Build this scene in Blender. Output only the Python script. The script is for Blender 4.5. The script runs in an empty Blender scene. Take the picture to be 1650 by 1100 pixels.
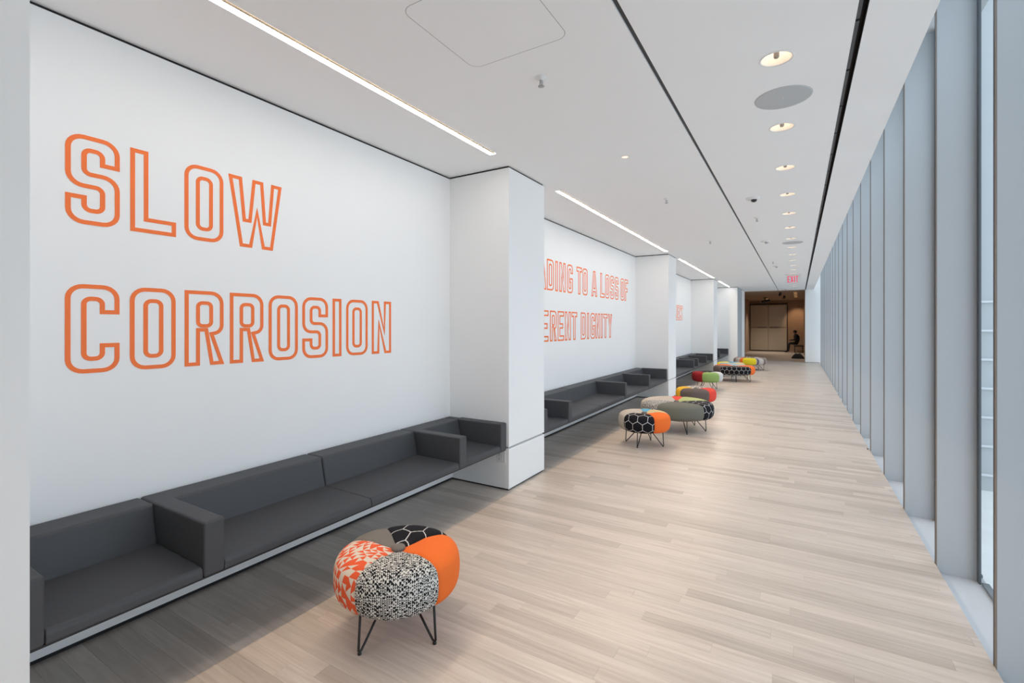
import bpy, bmesh, math, random
from mathutils import Vector, Matrix

random.seed(7)
PI = math.pi
S = bpy.context.scene
C = S.collection

# ------------------------------------------------------------------ camera, sky, exposure
F_PX, VPX, VPY, CAM_H = 765.0, 1286.0, 524.0, 1.6
YAW = math.atan((VPX - 825.0) / F_PX)
cam_data = bpy.data.cameras.new('camera')
cam_data.sensor_width = 36.0
cam_data.lens = 36.0 * F_PX / 1650.0
cam_data.shift_y = (VPY - 550.0) / 1650.0
cam_data.clip_start = 0.02
cam_data.clip_end = 300
cam = bpy.data.objects.new('camera', cam_data)
C.objects.link(cam)
cam.location = (0, 0, CAM_H)
cam.rotation_euler = (PI / 2, 0, YAW)
S.camera = cam

world = bpy.data.worlds.new('overcast_sky')
S.world = world
world.use_nodes = True
bg = world.node_tree.nodes['Background']
bg.inputs[0].default_value = (0.84, 0.925, 1.04, 1)
bg.inputs[1].default_value = 2.05

LED_W_PER_M = 9.5
LED_COL = (1.0, 0.74, 0.47)
DOWNLIGHT_W = 30.0
DOWNLIGHT_COL = (1.0, 0.95, 0.90)

S.view_settings.view_transform = 'Standard'
S.view_settings.look = 'None'
S.view_settings.gamma = 1.0
S.view_settings.exposure = 0.06
S.view_settings.use_curve_mapping = False
try:
    S.cycles.use_denoising = True
    S.cycles.max_bounces = 12
    S.cycles.diffuse_bounces = 7
    S.cycles.glossy_bounces = 4
    S.cycles.transparent_max_bounces = 24
    S.cycles.sample_clamp_indirect = 6.0
except Exception:
    pass

# ------------------------------------------------------------------ materials
def new_mat(name):
    m = bpy.data.materials.new(name)
    m.use_nodes = True
    return m, m.node_tree.nodes, m.node_tree.links, m.node_tree.nodes['Principled BSDF']

def paint(name, col, rough=0.6, noise=0.03, scale=6.0, bump=0.0, metal=0.0, spec=0.5):
    m, n, l, b = new_mat(name)
    tc = n.new('ShaderNodeNewGeometry')
    nz = n.new('ShaderNodeTexNoise'); nz.inputs['Scale'].default_value = scale
    nz.inputs['Detail'].default_value = 4
    l.new(tc.outputs['Position'], nz.inputs['Vector'])
    mx = n.new('ShaderNodeMix'); mx.data_type = 'RGBA'
    a = [max(0, c * (1 - noise)) for c in col]; d = [min(1, c * (1 + noise)) for c in col]
    mx.inputs['A'].default_value = (*a, 1); mx.inputs['B'].default_value = (*d, 1)
    l.new(nz.outputs['Fac'], mx.inputs['Factor'])
    l.new(mx.outputs['Result'], b.inputs['Base Color'])
    b.inputs['Roughness'].default_value = rough
    b.inputs['Metallic'].default_value = metal
    b.inputs['Specular IOR Level'].default_value = spec
    if bump:
        bp = n.new('ShaderNodeBump'); bp.inputs['Strength'].default_value = bump
        bp.inputs['Distance'].default_value = 0.002
        l.new(nz.outputs['Fac'], bp.inputs['Height']); l.new(bp.outputs['Normal'], b.inputs['Normal'])
    return m

def emit(name, col, strength):
    m, n, l, b = new_mat(name)
    b.inputs['Base Color'].default_value = (*[min(1, c) * 0.3 for c in col], 1)
    b.inputs['Emission Color'].default_value = (*col, 1)
    b.inputs['Emission Strength'].default_value = strength
    return m

def math_node(n, l, op, a, b=None, c=None):
    k = n.new('ShaderNodeMath'); k.operation = op
    for i, v in enumerate((a, b, c)):
        if v is None: continue
        if isinstance(v, (int, float)): k.inputs[i].default_value = v
        else: l.new(v, k.inputs[i])
    return k.outputs[0]

def vmath(n, l, op, a, b=None):
    k = n.new('ShaderNodeVectorMath'); k.operation = op
    for i, v in enumerate((a, b)):
        if v is None: continue
        if isinstance(v, (tuple, list)): k.inputs[i].default_value = v
        else: l.new(v, k.inputs[i])
    return k

def fabric(name, col, weave=900.0, var=0.12):
    m, n, l, b = new_mat(name)
    uv = n.new('ShaderNodeUVMap')
    nz = n.new('ShaderNodeTexNoise'); nz.inputs['Scale'].default_value = weave * 0.35
    nz.inputs['Detail'].default_value = 2
    l.new(uv.outputs['UV'], nz.inputs['Vector'])
    mx = n.new('ShaderNodeMix'); mx.data_type = 'RGBA'
    mx.inputs['A'].default_value = (*[c * (1 - var) for c in col], 1)
    mx.inputs['B'].default_value = (*[min(1, c * (1 + var)) for c in col], 1)
    l.new(nz.outputs['Fac'], mx.inputs['Factor']); l.new(mx.outputs['Result'], b.inputs['Base Color'])
    bp = n.new('ShaderNodeBump'); bp.inputs['Strength'].default_value = 0.25; bp.inputs['Distance'].default_value = 0.001
    l.new(nz.outputs['Fac'], bp.inputs['Height']); l.new(bp.outputs['Normal'], b.inputs['Normal'])
    b.inputs['Roughness'].default_value = 0.9
    b.inputs['Specular IOR Level'].default_value = 0.2
    return m

def fabric_two(name, colA, colB, fac_builder, rough=0.9):
    m, n, l, b = new_mat(name)
    uv = n.new('ShaderNodeUVMap')
    fac = fac_builder(n, l, uv.outputs['UV'])
    mx = n.new('ShaderNodeMix'); mx.data_type = 'RGBA'
    mx.inputs['A'].default_value = (*colA, 1); mx.inputs['B'].default_value = (*colB, 1)
    l.new(fac, mx.inputs['Factor']); l.new(mx.outputs['Result'], b.inputs['Base Color'])
    b.inputs['Roughness'].default_value = rough
    b.inputs['Specular IOR Level'].default_value = 0.2
    return m

def hex_fac(size, line):
    def f(n, l, uv):
        p = vmath(n, l, 'MULTIPLY', uv, (1 / size, 1 / size, 0)).outputs[0]
        p = vmath(n, l, 'ADD', p, (40.0, 40.0 * math.sqrt(3), 0)).outputs[0]
        r = (1.0, math.sqrt(3), 1.0); h = (0.5, math.sqrt(3) / 2, 0.0)
        a = vmath(n, l, 'SUBTRACT', vmath(n, l, 'MODULO', p, r).outputs[0], h).outputs[0]
        b = vmath(n, l, 'SUBTRACT', vmath(n, l, 'MODULO', vmath(n, l, 'SUBTRACT', p, h).outputs[0], r).outputs[0], h).outputs[0]
        def dist(v):
            av = vmath(n, l, 'ABSOLUTE', v).outputs[0]
            d = vmath(n, l, 'DOT_PRODUCT', av, (0.5, math.sqrt(3) / 2, 0)).outputs['Value']
            s = n.new('ShaderNodeSeparateXYZ'); l.new(av, s.inputs[0])
            return math_node(n, l, 'MAXIMUM', d, s.outputs[0])
        hd = math_node(n, l, 'MINIMUM', dist(a), dist(b))
        wob = n.new('ShaderNodeTexNoise'); wob.inputs['Scale'].default_value = 90
        l.new(uv, wob.inputs['Vector'])
        hw = math_node(n, l, 'MULTIPLY_ADD', wob.outputs['Fac'], line * 1.2, 0.5 - line * 1.6)
        return math_node(n, l, 'GREATER_THAN', hd, hw)
    return f

def tri_fac(size, keep=0.35):
    """patchwork of little squares and half-square triangles"""
    def f(n, l, uv):
        p = vmath(n, l, 'MULTIPLY', uv, (1 / size, 1 / size, 0)).outputs[0]
        p = vmath(n, l, 'ADD', p, (100.0, 100.0, 0)).outputs[0]
        fl = vmath(n, l, 'FLOOR', p).outputs[0]
        fr = vmath(n, l, 'FRACTION', p).outputs[0]
        wn = n.new('ShaderNodeTexWhiteNoise'); wn.noise_dimensions = '2D'; l.new(fl, wn.inputs['Vector'])
        cs = n.new('ShaderNodeSeparateColor'); l.new(wn.outputs['Color'], cs.inputs[0])
        sx = n.new('ShaderNodeSeparateXYZ'); l.new(fr, sx.inputs[0])
        d1 = math_node(n, l, 'GREATER_THAN', sx.outputs[0], sx.outputs[1])
        d2 = math_node(n, l, 'GREATER_THAN', math_node(n, l, 'ADD', sx.outputs[0], sx.outputs[1]), 1.0)
        pick = math_node(n, l, 'GREATER_THAN', cs.outputs[0], 0.5)
        diag = math_node(n, l, 'ADD', math_node(n, l, 'MULTIPLY', d1, pick),
                         math_node(n, l, 'MULTIPLY', d2, math_node(n, l, 'SUBTRACT', 1.0, pick)))
        fx = n.new('ShaderNodeSeparateXYZ'); l.new(fl, fx.inputs[0])
        chk = math_node(n, l, 'MODULO', math_node(n, l, 'ADD', fx.outputs[0], fx.outputs[1]), 2.0)
        plain = math_node(n, l, 'LESS_THAN', cs.outputs[1], keep)
        v = math_node(n, l, 'ADD', math_node(n, l, 'MULTIPLY', chk, plain),
                      math_node(n, l, 'MULTIPLY', diag, math_node(n, l, 'SUBTRACT', 1.0, plain)))
        return v
    return f

def stripes(name):
    m, n, l, b = new_mat(name)
    uv = n.new('ShaderNodeUVMap'); s = n.new('ShaderNodeSeparateXYZ'); l.new(uv.outputs['UV'], s.inputs[0])
    fl = math_node(n, l, 'FLOOR', math_node(n, l, 'MULTIPLY', s.outputs[0], 22.0))
    wn = n.new('ShaderNodeTexWhiteNoise'); wn.noise_dimensions = '1D'; l.new(fl, wn.inputs['W'])
    cr = n.new('ShaderNodeValToRGB'); cr.color_ramp.interpolation = 'CONSTANT'
    cols = [(0.16, 0.12, 0.10), (0.42, 0.35, 0.31), (0.05, 0.05, 0.09), (0.50, 0.44, 0.42), (0.28, 0.15, 0.09), (0.36, 0.34, 0.35)]
    e = cr.color_ramp.elements
    e[0].position = 0; e[0].color = (*cols[0], 1); e[1].position = 1 / 6; e[1].color = (*cols[1], 1)
    for i in range(2, 6):
        k = e.new(i / 6); k.color = (*cols[i], 1)
    l.new(wn.outputs['Value'], cr.inputs[0]); l.new(cr.outputs[0], b.inputs['Base Color'])
    b.inputs['Roughness'].default_value = 0.9
    return m

def plank_material(name, tint=1.0):
    m, n, l, b = new_mat(name)
    g = n.new('ShaderNodeNewGeometry'); oi = n.new('ShaderNodeObjectInfo')
    rnd = math_node(n, l, 'FRACT', math_node(n, l, 'ADD', math_node(n, l, 'MULTIPLY', g.outputs['Random Per Island'], 7.31), oi.outputs['Random']))
    cv = n.new('ShaderNodeCombineXYZ')
    l.new(math_node(n, l, 'MULTIPLY', rnd, 37.0), cv.inputs[2]); l.new(math_node(n, l, 'MULTIPLY', rnd, 13.0), cv.inputs[0])
    p = vmath(n, l, 'MULTIPLY', g.outputs['Position'], (1.3, 26.0, 1.0)).outputs[0]
    p = vmath(n, l, 'ADD', p, cv.outputs[0]).outputs[0]
    nz = n.new('ShaderNodeTexNoise'); nz.inputs['Scale'].default_value = 1.6; nz.inputs['Detail'].default_value = 5
    nz.inputs['Roughness'].default_value = 0.6; nz.inputs['Distortion'].default_value = 0.6
    l.new(p, nz.inputs['Vector'])
    cr = n.new('ShaderNodeValToRGB')
    cr.color_ramp.elements[0].position = 0.30; cr.color_ramp.elements[0].color = (0.49 * tint, 0.418 * tint, 0.362 * tint, 1)
    cr.color_ramp.elements[1].position = 0.72; cr.color_ramp.elements[1].color = (0.64 * tint, 0.572 * tint, 0.515 * tint, 1)
    l.new(nz.outputs['Fac'], cr.inputs[0])
    tone = n.new('ShaderNodeValToRGB')
    te = tone.color_ramp.elements
    te[0].position = 0.0; te[0].color = (0.80, 0.78, 0.76, 1)
    te[1].position = 1.0; te[1].color = (1.05, 1.03, 1.02, 1)
    k = te.new(0.45); k.color = (0.97, 0.96, 0.95, 1)
    l.new(rnd, tone.inputs[0])
    mx = n.new('ShaderNodeMix'); mx.data_type = 'RGBA'; mx.blend_type = 'MULTIPLY'; mx.inputs['Factor'].default_value = 1
    l.new(cr.outputs[0], mx.inputs['A']); l.new(tone.outputs[0], mx.inputs['B'])
    l.new(mx.outputs['Result'], b.inputs['Base Color'])
    b.inputs['Roughness'].default_value = 0.36
    b.inputs['Specular IOR Level'].default_value = 0.45
    bp = n.new('ShaderNodeBump'); bp.inputs['Strength'].default_value = 0.08; bp.inputs['Distance'].default_value = 0.002
    l.new(nz.outputs['Fac'], bp.inputs['Height']); l.new(bp.outputs['Normal'], b.inputs['Normal'])
    return m

def glass_material(name, tint, refl_rough=0.0):
    m, n, l, b = new_mat(name)
    out = n['Material Output']
    tr = n.new('ShaderNodeBsdfTransparent'); tr.inputs[0].default_value = (*tint, 1)
    gl = n.new('ShaderNodeBsdfGlossy'); gl.inputs['Roughness'].default_value = refl_rough
    g = n.new('ShaderNodeNewGeometry')                 # two-sided thin-sheet reflectance
    cs = math_node(n, l, 'ABSOLUTE', vmath(n, l, 'DOT_PRODUCT', g.outputs['Incoming'], g.outputs['Normal']).outputs['Value'])
    fr = math_node(n, l, 'MULTIPLY_ADD', math_node(n, l, 'POWER', math_node(n, l, 'SUBTRACT', 1.0, cs), 5.0), 0.92, 0.07)
    mx = n.new('ShaderNodeMixShader')
    l.new(fr, mx.inputs[0]); l.new(tr.outputs[0], mx.inputs[1]); l.new(gl.outputs[0], mx.inputs[2])
    l.new(mx.outputs[0], out.inputs['Surface'])
    n.remove(b)
    return m

M = {}
M['wall'] = paint('white_wall_paint', (0.88, 0.88, 0.875), 0.7, 0.012, 3.0)
M['ceiling'] = paint('white_ceiling_paint', (0.90, 0.90, 0.90), 0.8, 0.01, 3.0)
M['black'] = paint('black_gap', (0.008, 0.008, 0.009), 0.7)
M['groove'] = paint('grey_groove', (0.42, 0.425, 0.43), 0.5)
M['joint'] = paint('panel_joint', (0.40, 0.40, 0.40), 0.7)
M['plank'] = plank_material('pale_oak_planks')
M['subfloor'] = paint('subfloor', (0.10, 0.08, 0.06), 0.9)
M['upholstery'] = paint('charcoal_upholstery', (0.064, 0.0645, 0.069), 0.55, 0.10, 420.0, 0.15, 0, 0.4)
M['steel'] = paint('black_steel_edge', (0.010, 0.010, 0.011), 0.5)
M['orange_paint'] = paint('orange_wall_paint', (0.95, 0.19, 0.035), 0.6, 0.02, 10)
M['fin'] = paint('pale_grey_fin', (0.45, 0.472, 0.49), 0.45, 0.02, 2.0)
M['fin_cap'] = paint('bronze_fin_edge', (0.24, 0.19, 0.155), 0.45)
M['mullion'] = paint('slate_mullion', (0.09, 0.105, 0.12), 0.5)
M['sill'] = paint('pale_sill', (0.50, 0.52, 0.545), 0.5)
M['glass'] = glass_material('window_glass', (0.86, 0.92, 0.93))
M['slot'] = paint('graphite_slot', (0.055, 0.06, 0.065), 0.45)
M['track'] = paint('black_track', (0.06, 0.062, 0.066), 0.5)
M['led'] = emit('led_diffuser', (1.0, 0.95, 0.90), 24.0)
M['blade'] = paint('added_cutoff_blade', (0.03, 0.03, 0.03), 0.8)
M['can'] = paint('cream_reflector', (0.88, 0.83, 0.77), 0.35)
M['can_glow'] = emit('warm_lamp_glow', (1.0, 0.84, 0.68), 14.0)
M['lamp_metal'] = paint('lamp_metal', (0.35, 0.32, 0.29), 0.35, metal=0.6)
M['trim_white'] = paint('white_trim', (0.80, 0.80, 0.79), 0.5)
M['grille'] = paint('grey_grille', (0.50, 0.52, 0.53), 0.7, 0.08, 900)
M['chrome'] = paint('dull_chrome', (0.45, 0.45, 0.46), 0.3, metal=0.8)
M['dark_plastic'] = paint('dark_plastic', (0.02, 0.02, 0.022), 0.4)
M['plate'] = paint('white_plate', (0.72, 0.72, 0.72), 0.4)
M['foyer'] = paint('tan_foyer_paint', (0.42, 0.30, 0.215), 0.75, 0.04, 1.5)
M['door'] = paint('olive_beige_door', (0.56, 0.50, 0.40), 0.22, 0.06, 1.2)
M['door_frame'] = paint('dark_bronze_frame', (0.035, 0.025, 0.018), 0.45)
M['exit_red'] = emit('exit_red', (0.78, 0.012, 0.10), 0.9)
M['acrylic'] = glass_material('clear_acrylic', (0.97, 0.98, 0.98))
M['rod'] = paint('black_rod', (0.012, 0.012, 0.013), 0.4)
M['facade'] = paint('pale_facade', (0.42, 0.45, 0.465), 0.8, 0.06, 0.8)
M['facade_ledge'] = paint('light_ledge', (0.62, 0.65, 0.67), 0.7)
M['pavement'] = paint('pale_concrete_pavement', (0.82, 0.82, 0.81), 0.9, 0.1, 1.5)
M['roof'] = paint('roof_slab', (0.5, 0.5, 0.5), 0.9)
M['skin'] = paint('skin', (0.22, 0.12, 0.08), 0.55)
M['cloth_dark'] = paint('black_clothing', (0.012, 0.012, 0.016), 0.9)
M['hair'] = paint('dark_hair', (0.02, 0.012, 0.01), 0.7)
M['grey_panel'] = paint('grey_door_panel', (0.42, 0.45, 0.48), 0.6)

FB = {
    'orange': fabric('orange_wool', (0.80, 0.16, 0.03)),
    'grey': fabric('taupe_wool', (0.18, 0.165, 0.15), var=0.25),
    'beige': fabric('beige_wool', (0.46, 0.41, 0.36)),
    'olive': fabric('olive_grey_wool', (0.155, 0.155, 0.13), var=0.2),
    'brown': fabric('brown_grey_wool', (0.13, 0.105, 0.10), var=0.2),
    'green': fabric('apple_green_wool', (0.27, 0.40, 0.13)),
    'lime': fabric('pale_lime_wool', (0.42, 0.46, 0.20)),
    'red': fabric('tomato_red_wool', (0.72, 0.075, 0.05)),
    'crimson': fabric('deep_red_wool', (0.30, 0.018, 0.022)),
    'yellow': fabric('golden_yellow_wool', (0.75, 0.42, 0.03)),
    'lemon': fabric('lemon_yellow_wool', (0.72, 0.60, 0.03)),
    'tan': fabric('pale_mustard_wool', (0.58, 0.47, 0.26)),
    'blue': fabric('sky_blue_wool', (0.12, 0.36, 0.52)),
    'paleblue': fabric('pale_blue_wool', (0.38, 0.46, 0.49)),
    'white': fabric('off_white_wool', (0.60, 0.60, 0.58)),
    'dark': fabric('charcoal_wool', (0.03, 0.03, 0.034)),
    'hex': fabric_two('black_hexagon_weave', (0.010, 0.010, 0.014), (0.60, 0.60, 0.60), hex_fac(0.125, 0.024)),
    'check': fabric_two('black_white_mosaic_weave', (0.015, 0.015, 0.018), (0.62, 0.61, 0.58), tri_fac(0.0095, 0.3)),
    'geo': fabric_two('orange_cream_triangle_weave', (0.75, 0.11, 0.04), (0.66, 0.58, 0.49), tri_fac(0.034, 0.28)),
    'geogrey': fabric_two('grey_white_triangle_weave', (0.25, 0.24, 0.23), (0.62, 0.58, 0.52), tri_fac(0.05, 0.28)),
    'stripe': stripes('multicolour_stripe_weave'),
}
FB_LABEL = {
    'orange': 'plain orange wool patch', 'grey': 'taupe wool patch', 'beige': 'beige wool patch', 'olive': 'olive grey wool patch',
    'brown': 'brown grey wool patch', 'green': 'apple green wool patch', 'lime': 'pale lime wool patch', 'red': 'tomato red wool patch',
    'crimson': 'deep red wool patch', 'yellow': 'golden yellow wool patch', 'lemon': 'lemon yellow wool patch', 'tan': 'pale mustard wool patch',
    'blue': 'sky blue wool patch', 'paleblue': 'pale blue wool patch', 'white': 'off-white wool patch', 'dark': 'charcoal wool patch',
    'hex': 'black patch with white hexagon outlines', 'check': 'black and white mosaic patch', 'geo': 'orange and cream triangle patch',
    'geogrey': 'grey and white triangle patch', 'stripe': 'multicoloured striped patch',
}

# ------------------------------------------------------------------ helpers
def link(name, me, mat=None, parent=None):
    o = bpy.data.objects.new(name, me); C.objects.link(o)
    if mat is not None and me is not None and not me.materials: me.materials.append(mat)
    if parent is not None: o.parent = parent
    return o

def tag(o, label=None, cat=None, group=None, kind=None):
    if label: o['label'] = label
    if cat: o['category'] = cat
    if group: o['group'] = group
    if kind or cat: o['kind'] = kind or 'thing'
    return o

def empty(name, loc, rz=0.0):
    o = bpy.data.objects.new(name, None); C.objects.link(o)
    o.location = loc; o.rotation_euler = (0, 0, rz); o.empty_display_size = 0.1
    return o

def mesh_from(name, verts, faces, smooth=False):
    me = bpy.data.meshes.new(name); me.from_pydata(verts, [], faces); me.update()
    bm = bmesh.new(); bm.from_mesh(me); bmesh.ops.recalc_face_normals(bm, faces=bm.faces[:]); bm.to_mesh(me); bm.free()
    if smooth:
        for p in me.polygons: p.use_smooth = True
    return me

BOXF = [(0, 3, 2, 1), (4, 5, 6, 7), (0, 1, 5, 4), (1, 2, 6, 5), (2, 3, 7, 6), (3, 0, 4, 7)]
def box_verts(x0, x1, y0, y1, z0, z1):
    return [(x0, y0, z0), (x1, y0, z0), (x1, y1, z0), (x0, y1, z0), (x0, y0, z1), (x1, y0, z1), (x1, y1, z1), (x0, y1, z1)]

def box(name, x0, x1, y0, y1, z0, z1, mat, parent=None, bevel=0.0, seg=2):
    me = mesh_from(name, box_verts(x0, x1, y0, y1, z0, z1), BOXF)
    o = link(name, me, mat, parent)
    if bevel: add_bevel(o, bevel, seg)
    return o

def boxes(name, lst, mat, parent=None):
    v, f = [], []
    for b in lst:
        k = len(v); v += box_verts(*b); f += [tuple(i + k for i in q) for q in BOXF]
    return link(name, mesh_from(name, v, f), mat, parent)

def add_bevel(o, w, seg=2):
    for p in o.data.polygons: p.use_smooth = True
    md = o.modifiers.new('bevel', 'BEVEL'); md.width = w; md.segments = seg
    md.limit_method = 'ANGLE'; md.angle_limit = math.radians(25); md.harden_normals = True
    return o

def prism_y(name, poly, y0, y1, mat, parent=None, bevel=0.0, seg=2):
    n = len(poly)
    v = [(x, y0, z) for x, z in poly] + [(x, y1, z) for x, z in poly]
    f = [tuple(range(n)), tuple(range(2 * n - 1, n - 1, -1))] + [(i, (i + 1) % n, n + (i + 1) % n, n + i) for i in range(n)]
    o = link(name, mesh_from(name, v, f), mat, parent)
    if bevel: add_bevel(o, bevel, seg)
    return o

def lathe_mesh(name, prof, seg=24, smooth=True, close_top=False, close_bottom=False):
    v, f = [], []
    for r, z in prof:
        for i in range(seg):
            a = 2 * PI * i / seg; v.append((r * math.cos(a), r * math.sin(a), z))
    for j in range(len(prof) - 1):
        for i in range(seg):
            k = (i + 1) % seg
            f.append((j * seg + i, j * seg + k, (j + 1) * seg + k, (j + 1) * seg + i))
    if close_bottom: f.append(tuple(range(seg)))
    if close_top: f.append(tuple(range((len(prof) - 1) * seg, len(prof) * seg)))
    return mesh_from(name, v, f, smooth)

def tube_mesh(name, pts, r, seg=8):
    pts = [Vector(p) for p in pts]
    v, f = [], []
    n0 = None
    for i, p in enumerate(pts):
        t = (pts[min(i + 1, len(pts) - 1)] - pts[max(i - 1, 0)]).normalized()
        if n0 is None:
            n0 = t.orthogonal().normalized()
        else:
            n0 = (n0 - t * n0.dot(t)).normalized()
        b = t.cross(n0)
        for k in range(seg):
            a = 2 * PI * k / seg
            v.append(tuple(p + n0 * (r * math.cos(a)) + b * (r * math.sin(a))))
    for i in range(len(pts) - 1):
        for k in range(seg):
            q = (k + 1) % seg
            f.append((i * seg + k, i * seg + q, (i + 1) * seg + q, (i + 1) * seg + k))
    f.append(tuple(range(seg))); f.append(tuple(range((len(pts) - 1) * seg, len(pts) * seg)))
    return mesh_from(name, v, f, True)

def round_poly(pts):
    out = []
    n = len(pts)
    for i, (x, y, r) in enumerate(pts):
        p = Vector((x, y)); a = Vector(pts[i - 1][:2]); b = Vector(pts[(i + 1) % n][:2])
        if r <= 0: out.append(p); continue
        d1 = (a - p).normalized(); d2 = (b - p).normalized()
        ang = d1.angle(d2)
        tl = r / math.tan(ang / 2)
        c = p + (d1 + d2).normalized() * (r / math.sin(ang / 2))
        s, e_ = p + d1 * tl, p + d2 * tl
        a0 = math.atan2(s.y - c.y, s.x - c.x); a1 = math.atan2(e_.y - c.y, e_.x - c.x)
        da = (a1 - a0 + PI) % (2 * PI) - PI
        for k in range(7):
            q = a0 + da * k / 6
            out.append(Vector((c.x + r * math.cos(q), c.y + r * math.sin(q))))
    return out

# ------------------------------------------------------------------ dimensions
XW, XF = -3.12, -2.395            # recessed wall, pier fronts
ZC = 3.145                        # ceiling
XE = 0.79                         # floor edge at the window
XCE = 0.58                        # ceiling edge at the window
XG = 1.005                        # glass
Y0, YE, YB = -5.0, 24.2, 33.5     # behind camera, end of corridor, back of foyer
PIERS = [(-0.17, 0.574), (3.915, 4.66), (10.52, 11.25), (16.95, 17.72)]
BAYS = [(0.574, 3.915), (4.66, 10.52), (11.25, 16.95), (17.72, 21.0)]
LED_SEGS = [(-4.4, -0.45), (0.66, 3.59), (4.95, 10.18), (11.5, 16.66), (17.93, 20.84)]

# ------------------------------------------------------------------ floor
floor = box('floor', XW - 0.2, XE, Y0, YB + 0.2, -0.16, -0.013, M['subfloor'])
tag(floor, 'pale oak plank floor of the long corridor', None, None, 'structure')
PW = 0.0915
def in_frame(x, y):
    s, c = math.sin(YAW), math.cos(YAW)
    yc = -x * s + y * c
    if yc < 0.3: return 0
    xc = x * c + y * s
    px = 825 + F_PX * xc / yc; py = VPY + F_PX * CAM_H / yc
    if px < -60 or px > 1710 or py > 1180: return 0
    return 1.0 / yc ** 3
planks = []
row = 0
y = -2.0
while y < YB:
    x0, x1 = (XW, XE) if y + PW < YE + 0.2 else (-2.62, 0.30)
    x = x0 - random.uniform(0, 1.1)
    while x < x1:
        L = random.choice((0.72, 0.95, 1.2, 1.5, 1.8, 2.1))
        a, b = max(x, x0), min(x + L, x1)
        if b - a > 0.03:
            w = max(in_frame(a + (b - a) * t, y + PW / 2) for t in (0.1, 0.3, 0.5, 0.7, 0.9))
            planks.append((w * (b - a), a, b, y))
        x += L
    y += PW
planks.sort(reverse=True)
# a unit plank with eased edges, shared by every single plank
e, h, t = 0.0005, PW / 2, 0.013
pv = [(0, -h + .0002, -t), (1, -h + .0002, -t), (1, h - .0002, -t), (0, h - .0002, -t),
      (0, -h + .0002, -e), (1, -h + .0002, -e), (1, h - .0002, -e), (0, h - .0002, -e),
      (.0005, -h + e, 0), (.9995, -h + e, 0), (.9995, h - e, 0), (.0005, h - e, 0)]
pf = [(0, 1, 5, 4), (1, 2, 6, 5), (2, 3, 7, 6), (3, 0, 4, 7), (4, 5, 9, 8), (5, 6, 10, 9), (6, 7, 11, 10), (7, 4, 8, 11), (8, 9, 10, 11)]
plank_me = mesh_from('plank', pv, pf); plank_me.materials.append(M['plank'])
for w, a, b, yy in planks[:300]:
    o = link('plank', plank_me, None, floor)
    o.location = (a + 0.0002, yy + h, 0); o.scale = (b - a - 0.0004, 1, 1)
v, f = [], []
for w, a, b, yy in planks[300:]:
    k = len(v)
    v += [(a + .0002 + px * (b - a - .0004), yy + h + py, pz) for px, py, pz in pv]
    f += [tuple(i + k for i in q) for q in pf]
tag(link('plank_field', mesh_from('plank_field', v, f), M['plank'], floor), None, None, None, 'stuff')

# ------------------------------------------------------------------ left wall and piers
wl = box('wall_left', XW - 0.2, XW, Y0, 21.0, 0.018, ZC - 0.018, M['wall'])
tag(wl, 'white recessed wall behind the upholstered benches', kind='structure')
box('shadow_gap', XW - 0.2, XW - 0.012, Y0, 21.0, ZC - 0.018, ZC + 0.05, M['black'], wl)
apron = tag(box('trim_2', XW + 0.001, XW + 0.042, Y0, 21.0, 0.024, 0.388, M['wall']), 'white apron panel along the wall under the benches', kind='structure')
box('base_gap', XW - 0.19, XW + 0.03, Y0, 21.0, -0.012, 0.0238, M['black'], apron)

PIER_LABELS = ['pale pier closest to the camera beside the first bench', 'white square pier after the SLOW CORROSION wall',
               'white square pier after the DIGNITY wall', 'white square pier next to the last bench']
for (ya, yb), lb in zip(PIERS, PIER_LABELS):
    r = tag(empty('wall_pier', (XF, (ya + yb) / 2, 0)), lb, kind='structure')
    yc = (ya + yb) / 2
    def pb(nm, x0, x1, a, b, z0, z1, mt):
        return box(nm, x0 - XF, x1 - XF, a - yc, b - yc, z0, z1, mt, r)
    if ya < 0:
        pb('casing', XW, XF, ya, yb, 0.016, ZC - 0.018, M['wall'])
        pb('base_gap', XW, XF - 0.012, ya + 0.012, yb - 0.012, -0.012, 0.016, M['black'])
        pb('shadow_gap', XW, XF - 0.012, ya + 0.012, yb - 0.012, ZC - 0.018, ZC + 0.02, M['black'])
        continue
    pb('upper_casing', XW, XF, ya, yb, 0.424, ZC - 0.018, M['wall'])
    pb('lower_casing', XW, XF, ya, yb, 0.016, 0.404, M['wall'])
    pb('groove', XW, XF - 0.014, ya + 0.014, yb - 0.014, 0.404, 0.424, M['groove'])
    pb('base_gap', XW, XF - 0.012, ya + 0.012, yb - 0.012, -0.012, 0.016, M['black'])
    pb('shadow_gap', XW, XF - 0.012, ya + 0.012, yb - 0.012, ZC - 0.018, ZC + 0.02, M['black'])

ep = tag(empty('wall_end_pier', (-2.09, 21.0, 0)), 'wide white pier closing the row of benches', kind='structure')
box('casing', XW + 2.09, 0, 0, 3.05, 0.016, ZC - 0.018, M['wall'], ep)
box('side_panel', -0.01, 0.006, 0.05, 1.75, 0.02, ZC - 0.02, M['grey_panel'], ep)
box('shadow_gap', XW + 2.09, -0.012, 0.012, 3.04, ZC - 0.018, ZC + 0.02, M['black'], ep)
box('base_gap', XW + 2.09, -0.012, 0.012, 3.04, -0.012, 0.016, M['black'], ep)

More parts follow.
